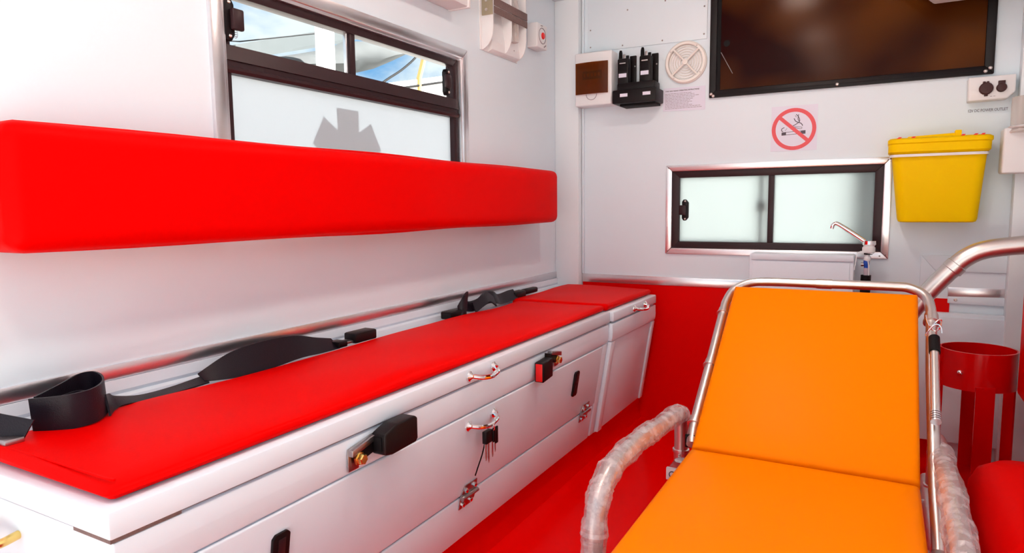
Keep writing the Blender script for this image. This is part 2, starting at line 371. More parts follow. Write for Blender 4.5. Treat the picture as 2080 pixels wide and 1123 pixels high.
for k in range(4): B().mbox(LW, .9995, 1.0085, 1.2335+.0042*k, 1.2348+.0042*k, -.0135, -.0130).build('stamp_line', 'greyink', p1)

# ------------------------------------------------------------------ small frosted window in the bulkhead
w2 = thing('window_2', 'small bulkhead window with two frosted sliding panes behind the tap', 'window', (-.363, D, .676), kind='structure')
frame4(FW, -.748, .021, .676, 1.020, .024, -.004, .008, 'trim_bar', 'alu', w2, .003)
frame4(FW, -.727, .001, .695, 1.001, .030, -.030, .000, 'frame_bar', 'frame', w2, .002)
B().mbox(FW, -.371, -.352, .716, .980, -.030, -.004, .001).build('meeting_stile', 'frame', w2)
B().mbox(FW, -.698, -.360, .722, .975, -.018, -.014).build('frosted_pane', 'frost2', w2)
B().mbox(FW, -.358, -.026, .722, .975, -.026, -.022).build('frosted_pane', 'frost2', w2)
la = B().prism([(-.688, .815), (-.682, .806), (-.672, .806), (-.662, .818), (-.662, .876), (-.672, .888), (-.682, .888), (-.688, .879)], FW, -.014, -.006, .002).build('latch', 'black', w2)
B().mbox(FW, -.696, -.670, .828, .866, -.006, .008, .003).build('latch_lever', 'frame', la)
for z in (.813, .881): screw(FW, -.675, z, -.006, .004, la)
for a, bb in ((-.738, 1.010), (-.738, .688), (.008, 1.010), (.012, .690), (-.005, .686)): screw(FW, a, bb, .008, .0025, w2, 'steel')
# sliding bolt rail and post in the cab behind the panes
g = B().mbox(FW, -.406, -.390, .60, 1.10, -.036, -.026).mbox(FW, -.414, -.382, .838, .874, -.036, -.024).build('cab_seat_post', 'black')
tag(g, 'dark blurred post with a small block seen through the frosted pane', 'post')
g = B().mbox(FW, -.100, -.01, .55, 1.1, -.09, -.050, .01).build('cab_headrest_side', 'greyform')
tag(g, 'grey blurred upright shape behind the right frosted pane', 'cab part')

# ------------------------------------------------------------------ dark partition window
w3 = thing('window_3', 'wide dark tinted partition window with black screwed frame', 'window', (-.153, D, 1.263), kind='structure')
frame4(FW, -.588, .284, 1.263, 1.70, .026, .0, .014, 'frame_bar', 'black', w3, .003)
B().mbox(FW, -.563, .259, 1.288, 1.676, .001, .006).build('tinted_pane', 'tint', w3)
B().mbox(FW, -.565, -.549, 1.288, 1.676, .006, .009).build('gasket', 'rubber', w3)
B().mbox(FW, -.552, .250, 1.273, 1.2745, .0138, .0146).build('frame_line', 'rubber', w3)
for a, bb in ((-.580, 1.276), (-.572, 1.2685), (-.156, 1.272), (.262, 1.272), (.274, 1.281)): screw(FW, a, bb, .014, .0055, w3)
B().lathe([(.0115, 0), (.0115, .002), (.0001, .0021)], FW(-.528, 1.455, .006), (0, -1, 0), 20).build('round_plug', 'rubber', w3)
B().tube([FW(-.548, 1.425, .007), FW(-.505, 1.345, .007)], .0012, 6).build('crack_line', 'steel', w3)
# access sheet
ap = thing('access_panel', 'thin white access sheet held by small screws above the breaker box', 'panel', (-.84, D, 1.482), kind=None)
B().prism([(-1.078, 1.487), (-.601, 1.482), (-.599, 1.70), (-1.078, 1.70)], FW, 0, .005, .0015).build('sheet', 'wall', ap)
for a, bb in ((-1.066, 1.505), (-1.066, 1.572), (-.93, 1.497), (-.77, 1.496), (-.612, 1.50), (-.612, 1.60), (-.76, 1.642), (-.91, 1.63)): screw(FW, a, bb, .005, .003, ap, 'steel')

# ------------------------------------------------------------------ breaker box
bx = thing('breaker_box', 'white breaker box with amber see-through door', 'breaker box', (-1.03, D-.04, 1.263))
B().box((-1.105, D-.075, 1.264), (-.949, D, 1.471), .006, 3).build('case', 'plastic', bx)
B().mbox(FW, -1.097, -.963, 1.310, 1.428, .0752, .0758).build('inner_plate', 'amberback', bx)
B().mbox(FW, -1.070, -.990, 1.366, 1.398, .0758, .0790, .001).build('breaker_row', 'dark', bx)
for k in range(5): B().mbox(FW, -1.064+.015*k, -1.056+.015*k, 1.376, 1.388, .0790, .0815, .0006).build('breaker_toggle', 'amberback', bx)
B().mbox(FW, -1.075, -.985, 1.326, 1.346, .0758, .0765).build('label_strip', 'paper', bx)
rr = []
for k in range(13):
    x = -1.098+.136*k/12; bl = .007*math.sin(math.pi*k/12)
    rr.append([Vector((x, D-.0815-bl, 1.308)), Vector((x, D-.0815-bl, 1.430)), Vector((x, D-.083-bl, 1.430)), Vector((x, D-.083-bl, 1.308))])
dr = B().loft(rr).build('amber_door', 'amberglass', bx)
B().loft([[FW(a, bb, dd) for a, bb in circ(-1.033, 1.308, r_, 24, math.pi, 2*math.pi)] for r_, dd in ((.023, .0745), (.023, .0768), (.021, .0768), (.021, .0745))], closed=False).build('finger_notch', 'greyink', bx)

# ------------------------------------------------------------------ radio charger and radios
ch = thing('radio_charger', 'black twin radio charging dock with white labels', 'charger', (-.85, D-.05, 1.255))
B().box((-.937, D-.10, 1.258), (-.764, D, 1.309), .004).build('dock_front', 'black', ch)
B().box((-.925, D-.082, 1.300), (-.775, D-.01, 1.338), .006).build('dock_cup', 'black', ch)
B().box((-.915, D-.075, 1.250), (-.775, D, 1.262), .002).build('mount_plate', 'rubber', ch)
for x in (-.898, -.810): B().box((x-.001, D-.008, 1.335), (x+.026, D, 1.452), .003).build('back_plate', 'black', ch)
for x in (-.905, -.815): B().box((x, D-.1012, 1.282), (x+.030, D-.0995, 1.294)).build('label', 'paper', ch)
for x, z in ((-.877, 1.41), (-.790, 1.41)): screw(FW, x, z, .008, .003, ch)
rd = thing('two_way_radio', 'black two-way radio standing in the dock beside the breaker box', 'radio', (-.905, D-.06, 1.325), 'radios in the charging dock')
rx = -.931
rb = B().box((rx, D-.062, 1.326), (rx+.046, D-.028, 1.435), .006, 2).build('body', 'black', rd)
B().tube([(rx+.008, D-.045, 1.430), (rx+.008, D-.045, 1.458), (rx+.0085, D-.045, 1.468)], [.008, .007, .0045], 10).build('antenna', 'rubber', rd)
B().cyl((rx+.036, D-.045, 1.433), (rx+.036, D-.045, 1.446), .006, 12).build('knob', 'rubber', rd)
B().box((rx+.018, D-.048, 1.430), (rx+.028, D-.044, 1.452), .001).build('clip', 'steel', rd)
B().box((rx+.010, D-.0635, 1.414), (rx+.034, D-.0615, 1.4175)).build('name_bar', 'screw', rb)
for k in range(6): B().box((rx+.008, D-.0632, 1.385+.0045*k), (rx+.038, D-.0615, 1.387+.0045*k)).build('speaker_slot', 'rubber', rb)
B().box((rx+.007, D-.0635, 1.362), (rx+.038, D-.0615, 1.377)).build('label', 'paper', rb)
dup(rd, (.088, 0, .002), 'black two-way radio standing in the dock beside the round vent', 'radios in the charging dock')

# ------------------------------------------------------------------ round vent
vt = thing('round_vent', 'round clear plastic vent cover with cross ribs and rings', 'vent', (-.678, D, 1.33))
ax = (0, -1, 0); vc = FW(-.678, 1.404, 0)
B().lathe([(.079, 0), (.079, .010), (.074, .016), (.066, .016), (.064, .006), (.064, 0)], vc, ax, 40, closed=True).build('rim', 'gloss', vt)
B().lathe([(.064, .0005), (.064, .002), (.0001, .002)], vc, ax, 32).build('back_disc', 'plastic2', vt)
for k in range(5):
    r = .020+.0095*k
    B().lathe([(r, .002), (r, .008), (r+.0018, .008), (r+.0018, .002)], vc, ax, 32, closed=True).build('ring', 'gloss', vt)
for a in (math.radians(42), math.radians(132)):
    dx, dz = math.cos(a)*.066, math.sin(a)*.066
    B().tube([FW(-.678-dx, 1.404-dz, .014), FW(-.678+dx, 1.404+dz, .014)], .0042, 8).build('rib', 'gloss', vt)
B().lathe([(.010, .010), (.010, .020), (.0001, .021)], vc, ax, 16).build('hub', 'gloss', vt)
for a in (45, 135, 225, 315): screw(FW, -.678+.070*math.cos(math.radians(a+8)), 1.404+.070*math.sin(math.radians(a+8)), .015, .003, vt)

# ------------------------------------------------------------------ instruction sheet
pp = thing('instruction_sheet', 'small printed radio instruction sheet below the round vent', 'paper', (-.684, D, 1.224))
sh = B().prism([(-.765, 1.228), (-.603, 1.224), (-.604, 1.312), (-.763, 1.315)], FW, .0005, .0015).build('sheet', 'paper', pp, 0)
text('heading', 'TWO WAY RADIO OPERATING INSTRUCTIONS', .0070, (-.756, D-.0019, 1.300), FT, 'ink', pp, bold=.0001, sx=.86)
lr = random.Random(3)
for k in range(11):
    z = 1.2915-.0056*k; x = -.757; n = 0
    end = -.757+.142*(.62+.38*lr.random())
    ln = B()
    while x < end:
        wl = lr.uniform(.004, .014); ln.mbox(FW, x, min(x+wl, end), z, z+.0016, .0015, .0019); x += wl+.0018
    ln.build('text_line', 'greyink', pp, 0)

# ------------------------------------------------------------------ no smoking sign
ns = thing('no_smoking_sign', 'white no smoking sticker with red ring and crossed cigarette', 'sign', (-.291, D, 1.055))
B().mbox(FW, -.367, -.214, 1.055, 1.213, .0004, .0012).build('sheet', 'paper', ns)
sc_ = (-.291, 1.131)
B().loft([[FW(a, bb, d_) for a, bb in circ(*sc_, r_, 48)] for r_, d_ in ((.0735, .0012), (.0735, .0020), (.0605, .0020), (.0605, .0012))], closed=True).build('ring', 'signred', ns)
aa = math.radians(-42); ca, sa = math.cos(aa), math.sin(aa); hw = .0062
B().prism([(sc_[0]+ca*u_-sa*v_, sc_[1]+sa*u_+ca*v_) for u_, v_ in ((-.062, -hw), (.062, -hw), (.062, hw), (-.062, hw))], FW, .0016, .0022).build('bar', 'signred', ns)
B().prism([(-.331, 1.110), (-.316, 1.111), (-.316, 1.122), (-.331, 1.121)], FW, .0012, .0016).build('filter', 'ink', ns)
B().tube([FW(-.316, 1.112, .0014), FW(-.268, 1.114, .0014)], .0008, 6).tube([FW(-.316, 1.121, .0014), FW(-.268, 1.123, .0014)], .0008, 6).build('paper_tube', 'ink', ns)
B().prism([(-.268, 1.112), (-.252, 1.113), (-.252, 1.125), (-.268, 1.124)], FW, .0012, .0016).build('ash', 'ink', ns)
def curl(pts, r): return B().tube(smoothpath([FW(a, bb, .0014) for a, bb in pts], 6), r, 6).build('smoke_curl', 'ink', ns)
curl([(-.322, 1.138), (-.330, 1.134), (-.331, 1.127), (-.326, 1.124)], .0013); curl([(-.313, 1.135), (-.320, 1.126)], .0006)
curl([(-.291, 1.139), (-.268, 1.137), (-.264, 1.133), (-.270, 1.131), (-.288, 1.136)], .0007)
curl([(-.294, 1.142), (-.280, 1.150), (-.272, 1.158), (-.276, 1.172), (-.284, 1.182)], .0012); curl([(-.262, 1.141), (-.268, 1.150), (-.284, 1.157), (-.291, 1.168)], .0014)
curl([(-.274, 1.157), (-.278, 1.166), (-.276, 1.182)], .0011); curl([(-.283, 1.172), (-.287, 1.178)], .0008)

# ------------------------------------------------------------------ 12 V outlet
ob = thing('power_outlet', 'white outlet box with two dark round sockets under the partition window', 'outlet', (.276, D, 1.178))
B().prism([(.218, 1.178), (.318, 1.180), (.337, 1.200), (.337, 1.251), (.216, 1.251)], FW, 0, .05, .004, 3).build('case', 'plastic2', ob)
def sock(x, z, r, tabs):
    s_ = B().lathe([(r, 0), (r, .008), (r*.85, .011), (r*.4, .0115), (.0001, .012)], FW(x, z, .05), (0, -1, 0), 20).build('socket', 'dark', ob)
    for (t0, t1, t2, t3) in tabs: B().mbox(FW, x+t0, x+t1, z+t2, z+t3, .05, .056, .001).build('socket_tab', 'dark', s_)
sock(.262, 1.213, .0185, [(-.009, -.002, .014, .022), (.001, .007, .014, .022), (-.004, .005, -.023, -.015)])
sock(.301, 1.213, .0135, [(-.009, .009, .010, .021)])
for x in (.273, .281): B().mbox(FW, x, x+.006, 1.1885, 1.1900, .0499, .0504).build('print_mark', 'greyink', ob)
text('outlet_label', '12V DC POWER OUTLET', .0128, (.222, D-.0007, 1.1495), FT, 'ink', sx=.74)
tag(bpy.data.objects['outlet_label'], 'grey lettering strip reading 12V DC POWER OUTLET below the outlet box', 'label')

# ------------------------------------------------------------------ yellow sharps bin
sb = thing('sharps_bin', 'yellow plastic sharps bin strapped to the bulkhead', 'bin', (.145, D-.065, .803))
def rrect(x0, x1, y0, y1, z, r, n=6):
    out = []
    for cx_, cy_, a0 in ((x1-r, y1-r, 0), (x0+r, y1-r, math.pi/2), (x0+r, y0+r, math.pi), (x1-r, y0+r, 1.5*math.pi)):
        for k in range(n+1):
            a = a0+math.pi/2*k/n; out.append(Vector((cx_+r*math.cos(a), cy_+r*math.sin(a), z)))
    return out
B().loft([rrect(.050, .247, D-.098, D-.012, .803, .022), rrect(.043, .254, D-.105, D-.008, .806, .026), rrect(.040, .257, D-.108, D-.005, .815, .028),
          rrect(.016, .271, D-.128, D-.004, 1.022, .03)]).build('body', 'yellow', sb)
lid = B().loft([rrect(.012, .274, D-.132, D-.003, 1.020, .03), rrect(.006, .279, D-.138, D-.002, 1.026, .03), rrect(.006, .280, D-.138, D-.002, 1.050, .03), rrect(.004, .283, D-.141, D-.001, 1.053, .03),
                rrect(.004, .283, D-.141, D-.001, 1.064, .03), rrect(.010, .276, D-.134, D-.006, 1.069, .028)]).build('lid', 'yellow', sb)
B().prism([(.055, 1.068), (.195, 1.068), (.200, 1.078), (.180, 1.078), (.060, 1.073)], lambda a, bb, y: Vector((a, y, bb)), D-.125, D-.05, .001).build('flap', 'yellow', lid)
B().box((.183, D-.13, 1.068), (.200, D-.10, 1.086), .002).build('catch', 'yellow', lid)
for x in (.028, .066, .196, .228, .246): B().prism([(x-.002, 1.066), (x+.006, 1.072), (x+.014, 1.072), (x+.009, 1.066)], lambda a, bb, y: Vector((a, y, bb)), D-.136, D-.112).build('red_tab', 'redbtn', lid)
B().loft([rrect(.013, .273, D-.134, D-.001, 1.010, .03), rrect(.0115, .2745, D-.1355, D-.0005, 1.010, .03), rrect(.0115, .2745, D-.1355, D-.0005, 1.018, .03), rrect(.013, .273, D-.134, D-.001, 1.018, .03)], closed=True).build('strap', 'plastic2', sb)

# ------------------------------------------------------------------ dispenser at the right edge
dp = thing('wall_dispenser', 'white wall dispenser with clear cup at the right edge', 'dispenser', (.38, D-.06, .95))
B().box((.306, D-.12, .950), (.43, D-.046, 1.085), .006, 3).build('case', 'plastic2', dp)
B().lathe([(.062, 0), (.066, .004), (.060, .012), (.060, .105), (.0001, .107)], (.382, D-.105, 1.068), (0, 0, 1), 28).build('cup', 'clearp', dp)
B().lathe([(.064, 0), (.068, .003), (.064, .006)], (.382, D-.105, 1.083), (0, 0, 1), 28).build('cup_rim', 'plastic', dp)

# ------------------------------------------------------------------ access hatch, strips and lower white box, right side of bulkhead
HF = .010
hp = thing('wall_hatch', 'white framed wall hatch behind the thick grab rail', 'hatch', (.26, D, .57))
ho = [(.116, .693), (.437, .695), (.393, .640), (.160, .641)]
B().prism(ho, FW, 0, HF, .002).build('frame_bar', 'wall', hp)
B().prism([(.116, .693), (.160, .641), (.160, .575), (.116, .575)], FW, 0, HF, .002).build('frame_bar', 'wall', hp)
B().prism([(.437, .695), (.393, .640), (.393, .590), (.437, .590)], FW, 0, HF, .002).build('frame_bar', 'wall', hp)
B().mbox(FW, .160, .393, .588, .641, .0005, .002).build('inner_panel', 'fibre', hp)
rs = thing('screwed_strip', 'white angled strip with screws below the wall hatch', 'strip', (.30, D, .53))
B().prism([(.197, .588), (.40, .590), (.40, .562), (.197, .557)], FW, 0, .004, .001).build('upper_flange', 'alu', rs)
B().prism([(.197, .557), (.40, .562), (.40, .532), (.197, .536)], FW, 0, .008, .002).build('lower_flange', 'fibre', rs)
for x in (.219, .372): screw(FW, x, .548, .008, .0055, rs)
lb = thing('low_white_box', 'low white box against the bulkhead behind the red cylinder stand', 'box', (.27, D-.02, .07))
B().box((.02, D-.03, .075), (.452, D-.0045, .506), .004, 2).build('body', 'fibre', lb)
B().box((.02, D-.036, .075), (.452, D-.03, .494), .003, 2).build('front_panel', 'fibre', lb)

# ------------------------------------------------------------------ sink box and tap
sk = thing('sink_box', 'white fold-out sink box below the frosted window', 'sink', (-.243, D-.06, .40))
B().box((-.411, D-.12, .40), (-.078, D, .692), .004, 2).build('case', 'fibre', sk)
B().box((-.404, D-.126, .672), (-.080, D-.12, .694), .002).build('lip', 'fibre', sk)
B().box((-.4, D-.123, .41), (-.09, D-.12, .668), .002).build('front_panel', 'fibre', sk)
tp = thing('folding_tap', 'small chrome tap with slanting spout on a bracket beside the sink box', 'tap', (-.04, D-.09, .60))
ty = D-.10
B().tube(smoothpath([(-.150, ty, .782), (-.147, ty, .794), (-.139, ty, .799), (-.128, ty, .795), (-.09, ty, .769), (-.050, ty, .740)], 6), [.0065]*12+[.0070]*10+[.0075]*9, 12).build('spout', 'chrome', tp)
B().lathe([(.0165, 0), (.0205, .004), (.0195, .016), (.0001, .017)], (-.036, ty, .726), (0, 0, 1), 12).build('knob', 'chrome', tp)
B().lathe([(.016, 0), (.0195, .003), (.0195, .018), (.0165, .020), (.0165, .024)], (-.037, ty, .702), (0, 0, 1), 24).build('collar', 'plastic2', tp)
B().lathe([(.013, 0), (.013, .006)], (-.038, ty, .697), (0, 0, 1), 16).build('gasket', 'rubber', tp)
B().ribbon([(-.077, ty, .645), (-.072, ty, .690), (-.069, ty, .702), (-.06, ty, .706), (-.022, ty, .700)], (0, .03, 0), .003).build('bracket', 'plastic', tp)
B().lathe([(.009, 0), (.011, .004), (.011, .012), (.006, .022), (.006, .026)], (-.040, ty, .675), (0, 0, 1), 14).build('nut', 'plastic', tp)
B().lathe([(.007, 0), (.008, .010), (.010, .014), (.009, .026), (.005, .036)], (-.042, ty, .650), (0, 0, 1), 14).build('valve', 'blue', tp)
B().cyl((-.050, ty, .663), (-.058, ty, .663), .006, 12).build('valve_cap', 'steel', tp)
B().cyl((-.043, ty, .622), (-.042, ty, .652), .0075, 12).build('hose', 'hose', tp)
B().tube([(-.034, ty-.006, .625), (-.035, ty-.008, .66), (-.038, ty-.008, .68)], .0022, 8).build('cable_tie', 'plastic', tp)
B().tube([(-.042, ty, .40), (-.043, ty, .56), (-.042, ty, .628)], .0155, 14).build('hose_sleeve', 'rubber', tp)

# ------------------------------------------------------------------ grab rail
gr = thing('grab_rail', 'thick bent silver grab rail behind the stretcher head', 'rail', (.13, 2.3, 0))
pth = smoothpath([(.02, 2.3, 0.0), (.02, 2.3, .30), (.045, 2.3, .46), (.110, 2.3, .583), (.180, 2.3, .674), (.218, 2.3, .712), (.262, 2.3, .733), (.34, 2.3, .746), (.452, 2.3, .755)], 8)
B().tube(pth, .026, 18).build('tube', 'satin', gr)
cdir = (Vector((.218, 2.3, .712))-Vector((.110, 2.3, .583))).normalized(); cc = Vector((.186, 2.3, .680))
B().tube([cc-cdir*.012, cc-cdir*.010, cc+cdir*.010, cc+cdir*.012], [.026, .0285, .0285, .026], 18).build('collar', 'satin', gr)

# ------------------------------------------------------------------ red cylinder stand
cs = thing('cylinder_stand', 'red painted ring stand for a gas cylinder with flat legs', 'stand', (.253, 2.28, 0))
rc = (.253, 2.28)
B().lathe([(.094, .346), (.094, .452), (.089, .452), (.089, .346)], (*rc, 0), (0, 0, 1), 40, closed=True).build('ring', 'redpaint', cs)
B().lathe([(.092, 0), (.092, .006), (.0001, .006)], (*rc, .07), (0, 0, 1), 32).build('base_plate', 'redpaint', cs)
for a, ww in ((-1.45, .036), (-2.9, .036), (.45, .036), (1.6, .036)):
    c_, s_ = math.cos(a), math.sin(a); px, py = rc[0]+c_*.0935, rc[1]+s_*.0935
    B().ribbon([(px, py, 0), (px, py, .20), (px, py, .36)], (-s_*ww*1.25, c_*ww*1.25, 0), .005).build('leg', 'redpaint', cs)
B().sphere((rc[0]-.048, rc[1]-.083, .395), .008).build('clamp_bolt', 'chrome', cs)
# red padded cover low on the right, and folded wall seat at the frame edge
o = B().loft([rrect(.196, .452, 1.30, 1.90, 0, .03), rrect(.196, .452, 1.30, 1.90, .14, .04), rrect(.200, .452, 1.31, 1.89, .215, .05), rrect(.212, .450, 1.325, 1.87, .255, .055),
              rrect(.235, .446, 1.35, 1.84, .280, .06), rrect(.270, .440, 1.40, 1.79, .290, .06)]).build('wheel_arch_cover', 'vinyl')
tag(o, 'rounded glossy red cover on the floor right of the stretcher', 'wheel cover')
fs = thing('folded_wall_seat', 'red cushioned seat edge at the right border of the picture', 'seat', (.40, 2.12, .28))
B().box((.336, 1.98, .34), (.40, 2.22, .70), .02, 4).build('cushion', 'vinyl', fs)
B().box((.40, 1.98, .36), (.454, 2.22, .68), .004).build('back_board', 'rubber', fs)

# ------------------------------------------------------------------ wall cushion
def puffy(name, lo, hi, r, m, parent=None, nx=24, amp=.004, seed=1, axis='y', taper=None):
    """box with rounded edges whose faces swell slightly"""
    b = B().box(lo, hi)
    lo_, hi_ = Vector(lo), Vector(hi)
    bm = b.bm
    bmesh.ops.bevel(bm, geom=list(bm.edges), offset=r, segments=5, affect='EDGES', profile=.5)
    L_ = (hi_-lo_)
    cuts = [(1, nx)] if axis == 'y' else [(0, nx)]
    for ax_, n in ((1, nx), (0, 6), (2, 6)):
        if L_[ax_] < .08: continue
        for k in range(1, n):
            no = Vector((0, 0, 0)); no[ax_] = 1
            co = lo_.copy(); co[ax_] = lo_[ax_]+L_[ax_]*k/n
            bmesh.ops.bisect_plane(bm, geom=list(bm.verts)+list(bm.edges)+list(bm.faces), plane_co=co, plane_no=no)
    rg = random.Random(seed); ph = [rg.uniform(0, 6) for _ in range(6)]
    for v in bm.verts:
        f = [(v.co[i]-lo_[i])/L_[i] for i in range(3)]
        for i in range(3):
            j, k = [q for q in range(3) if q != i]
            bul = amp*(max(0, 4*f[j]*(1-f[j]))*max(0, 4*f[k]*(1-f[k])))**.5
            wob = amp*.5*math.sin(9*v.co.y+ph[i])*max(0, 4*f[k]*(1-f[k]))
            if f[i] > .999: v.co[i] += bul+wob
            elif f[i] < .001: v.co[i] -= (bul+wob)
    return b.build(name, m, parent, 60)
bk = thing('wall_cushion', 'long red padded wall cushion fixed to the side wall', 'cushion', (-1.14, 1.41, .80))
puffy('cushion', (XW+.010, .492, .808), (-1.083, 2.335, 1.000), .022, 'vinyl', bk, 20, .004, 3)
B().box((XW, .52, .83), (XW+.012, 2.31, .98)).build('back_board', 'rubber', bk)

# ------------------------------------------------------------------ bench
ZB, ZT = .095, .477
KS = (.835-.782)/(.435-.095)
def fx(z, off=0.):
    """front surface of the bench at height z: upright on top, leaning inwards below"""
    if z >= .445: x = -.782
    elif z <= .425: x = -.782-KS*(.435-z)
    else:
        t = (.445-z)/.02; x = -.782-KS*.5*.02*t*t
    return x+off
def frontpanel(z0, z1, y0, y1, d0, d1, name, m, parent, bev=.003, seg=2):
    zs = sorted({z0, z1} | {z for z in (.445, .440, .435, .430, .425) if z0+.004 < z < z1-.004})
    poly = [(fx(z, d1), z) for z in zs]+[(fx(z, d0), z) for z in reversed(zs)]
    return B().prism(poly, lambda a, bb, y: Vector((a, y, bb)), y0, y1, bev, seg).build(name, m, parent, 40)
bn = thing('bench_locker', 'long white bench locker under the red seat pad', 'bench', (-.99, 1.25, ZB))
zs = [ZB, .2, .3, .425, .435, .445, ZT]
B().prism([(fx(z, -.006), z) for z in zs]+[(-1.186, ZT), (-1.186, ZB)], lambda a, bb, y: Vector((a, y, bb)), .432, 2.074, 0).build('body', 'fibre', bn, 40)
frontpanel(.414, .476, .431, 2.072, -.007, 0, 'top_rail', 'fibre', bn)
flap = frontpanel(.213, .411, .52, 2.030, -.007, .0015, 'flap_door', 'fibre', bn, .004, 3)
frontpanel(.097, .209, .431, 2.016, -.007, .0008, 'lower_panel', 'fibre', bn, .004, 3)
frontpanel(.097, .412, 2.034, 2.072, -.007, .000, 'end_stile', 'fibre', bn)
frontpanel(.211, .412, .431, .517, -.007, .000, 'end_stile', 'fibre', bn)
lid = B().box((-1.186, .426, .4815), (-.779, 2.078, .5165), .003, 2).build('lid', 'fibre', bn)
g = B().prism([(-.782, .428), (-.782, .520), (-.788, .520), (-.788, .434), (-.86, .434), (-.86, .428)], lambda a, y, z: Vector((a, y, z)), .4765, .4815).build('lid_gasket', 'strap', bn)
B().box((-1.17, .45, ZT), (-.787, 2.06, .4815)).build('lid_seal', 'greyink', bn)
eh = B().tube(smoothpath([(-1.085, .432, .435), (-1.085, .405, .432), (-1.06, .398, .43), (-1.03, .398, .43), (-1.005, .405, .432), (-1.005, .432, .435)], 5), .006, 10).build('end_handle', 'brass', bn)

def bow_handle(y0, y1, z, parent, tilt=0., m='chrome', base=None, drop=0.):
    x0 = fx(z)+.001 if base is None else base
    ym = (y0+y1)/2; L_ = y1-y0
    h = B()
    pts = smoothpath([(x0+.004, y0+.004, z), (x0+.020, y0+L_*.16, z-.004), (x0+.026, y0+L_*.34, z-.007), (x0+.027, ym, z-.008), (x0+.026, y1-L_*.34, z-.007), (x0+.020, y1-L_*.16, z-.004), (x0+.004, y1-.004, z)], 5)
    h.tube(pts, .0055, 10)
    ho_ = h.build('handle', m, parent)
    for y in (y0, y1):
        s_ = 1 if y == y0 else -1
        B().lathe([(.0125, 0), (.012, .003), (.008, .006), (.004, .011), (.0001, .012)], (x0, y+s_*.004, z), (1, 0, 0), 14, sy=.9).build('handle_foot', m, ho_)
    return ho_
bow_handle(1.205, 1.316, .500, lid, base=-.778)
bow_handle(1.212, 1.330, .384, flap)
def hinge(y, z, parent):
    x0 = fx(z)+.002; k = KS
    def hp_(a, bb, d): return Vector((fx(z+bb)+.002+d, y+a, z+bb))
    h = B().prism([(-.034, 0), (-.028, .014), (-.018, .028), (.034, .028), (.034, -.002), (.030, -.016), (.018, -.026), (-.034, -.026)], hp_, 0, .0025, .0008).build('hinge', 'steel', parent)
    B().cyl((x0+.006, y-.032, z+.001), (x0+.006, y+.034, z+.001), .0055, 10).build('hinge_pin', 'steel', h)
    for a, bb in ((-.014, .016), (.022, .017), (-.022, -.016), (.010, -.015)):
        B().lathe([(.0058, 0), (.0058, .005), (.003, .0065), (.0001, .0067)], hp_(a, bb, .0025), (1, 0, 0), 8).build('hinge_bolt', 'chrome', h)
hinge(1.249, .208, bn); hinge(1.938, .210, bn)
def flush_plate(y, z0, z1, parent):
    w_ = .017
    q = B().prism([(y-w_, z0+.006), (y-w_+.006, z0), (y+w_-.006, z0), (y+w_, z0+.006), (y+w_, z1-.006), (y+w_-.006, z1), (y-w_+.006, z1), (y-w_, z1-.006)],
                  lambda a, bb, d: Vector((fx(bb)+.001+d, a, bb)), 0, .006, .0015).build('flush_latch', 'black', parent)
    zm = (z0+z1)/2
    B().prism([(y-.010, z0+.012), (y+.010, z0+.012), (y+.010, zm-.004), (y-.010, zm-.004)], lambda a, bb, d: Vector((fx(bb)+.007+d, a, bb)), 0, .0015, .0005).build('latch_button', 'frame', q)
    B().prism([(y-.007, zm+.002), (y+.007, zm+.002), (y+.007, z1-.010), (y-.007, z1-.010)], lambda a, bb, d: Vector((fx(bb)+.007+d, a, bb)), 0, .0012, .0005).build('latch_slot', 'frame', q)
flush_plate(.684, .293, .376, flap); flush_plate(1.824, .294, .372, flap)

# far bench unit
b2 = thing('end_locker', 'short white bench locker at the bulkhead end of the bench', 'locker', (-.99, 2.32, ZB))
B().prism([(fx(z, -.002), z) for z in zs]+[(-1.186, ZT), (-1.186, ZB)], lambda a, bb, y: Vector((a, y, bb)), 2.080, 2.566, 0).build('body', 'fibre', b2, 40)
frontpanel(.416, .476, 2.082, 2.566, -.004, .010, 'top_rail', 'fibre', b2, .003)
frontpanel(.097, .414, 2.082, 2.120, -.004, .010, 'stile', 'fibre', b2, .003)
frontpanel(.097, .414, 2.536, 2.566, -.004, .010, 'stile', 'fibre', b2, .003)
frontpanel(.099, .413, 2.124, 2.532, -.004, .004, 'door_panel', 'fibre', b2, .003)
lid2 = B().box((-1.186, 2.086, .482), (-.770, 2.566, .5165), .005, 3).build('lid', 'fibre', b2)
bow_handle(2.288, 2.418, .499, lid2, base=-.769)
B().box((-1.17, 2.10, ZT), (-.79, 2.55, .482)).build('lid_seal', 'rubber', b2)

# seat pads
def pad(name, x0, x1, y0, y1, z0, z1, label, seed, wav):
    o = puffy(name, (x0, y0, z0), (x1, y1, z1), .010, 'vinyl', None, 30, .002, seed)
    rg = random.Random(seed)
    for v in o.data.vertices:
        wy = v.co.y+o.location.y
        if v.co.x < -.12: v.co.x += wav*(math.sin(wy*7+1)+.6*math.sin(wy*17))
        if v.co.z > .012: v.co.z += .0016*math.sin(wy*6+v.co.x*9)+.0012*math.sin(wy*15-v.co.x*14)
    tag(o, label, 'seat pad'); return o
pad('seat_pad', -1.125, -.797, .440, 2.073, .5190, .537, 'long red vinyl seat pad on the bench', 5, .006)
sp_ = bpy.data.objects['seat_pad']
B().tube(smoothpath([(-1.10, .4535, .5385), (-.95, .4535, .5395), (-.83, .4535, .5395), (-.815, .458, .539)], 6), .0016, 6).build('seam', 'vinyl', sp_)
pad('seat_pad', -1.150, -.788, 2.074, 2.556, .5190, .541, 'short red vinyl seat pad at the bulkhead end', 6, .003)

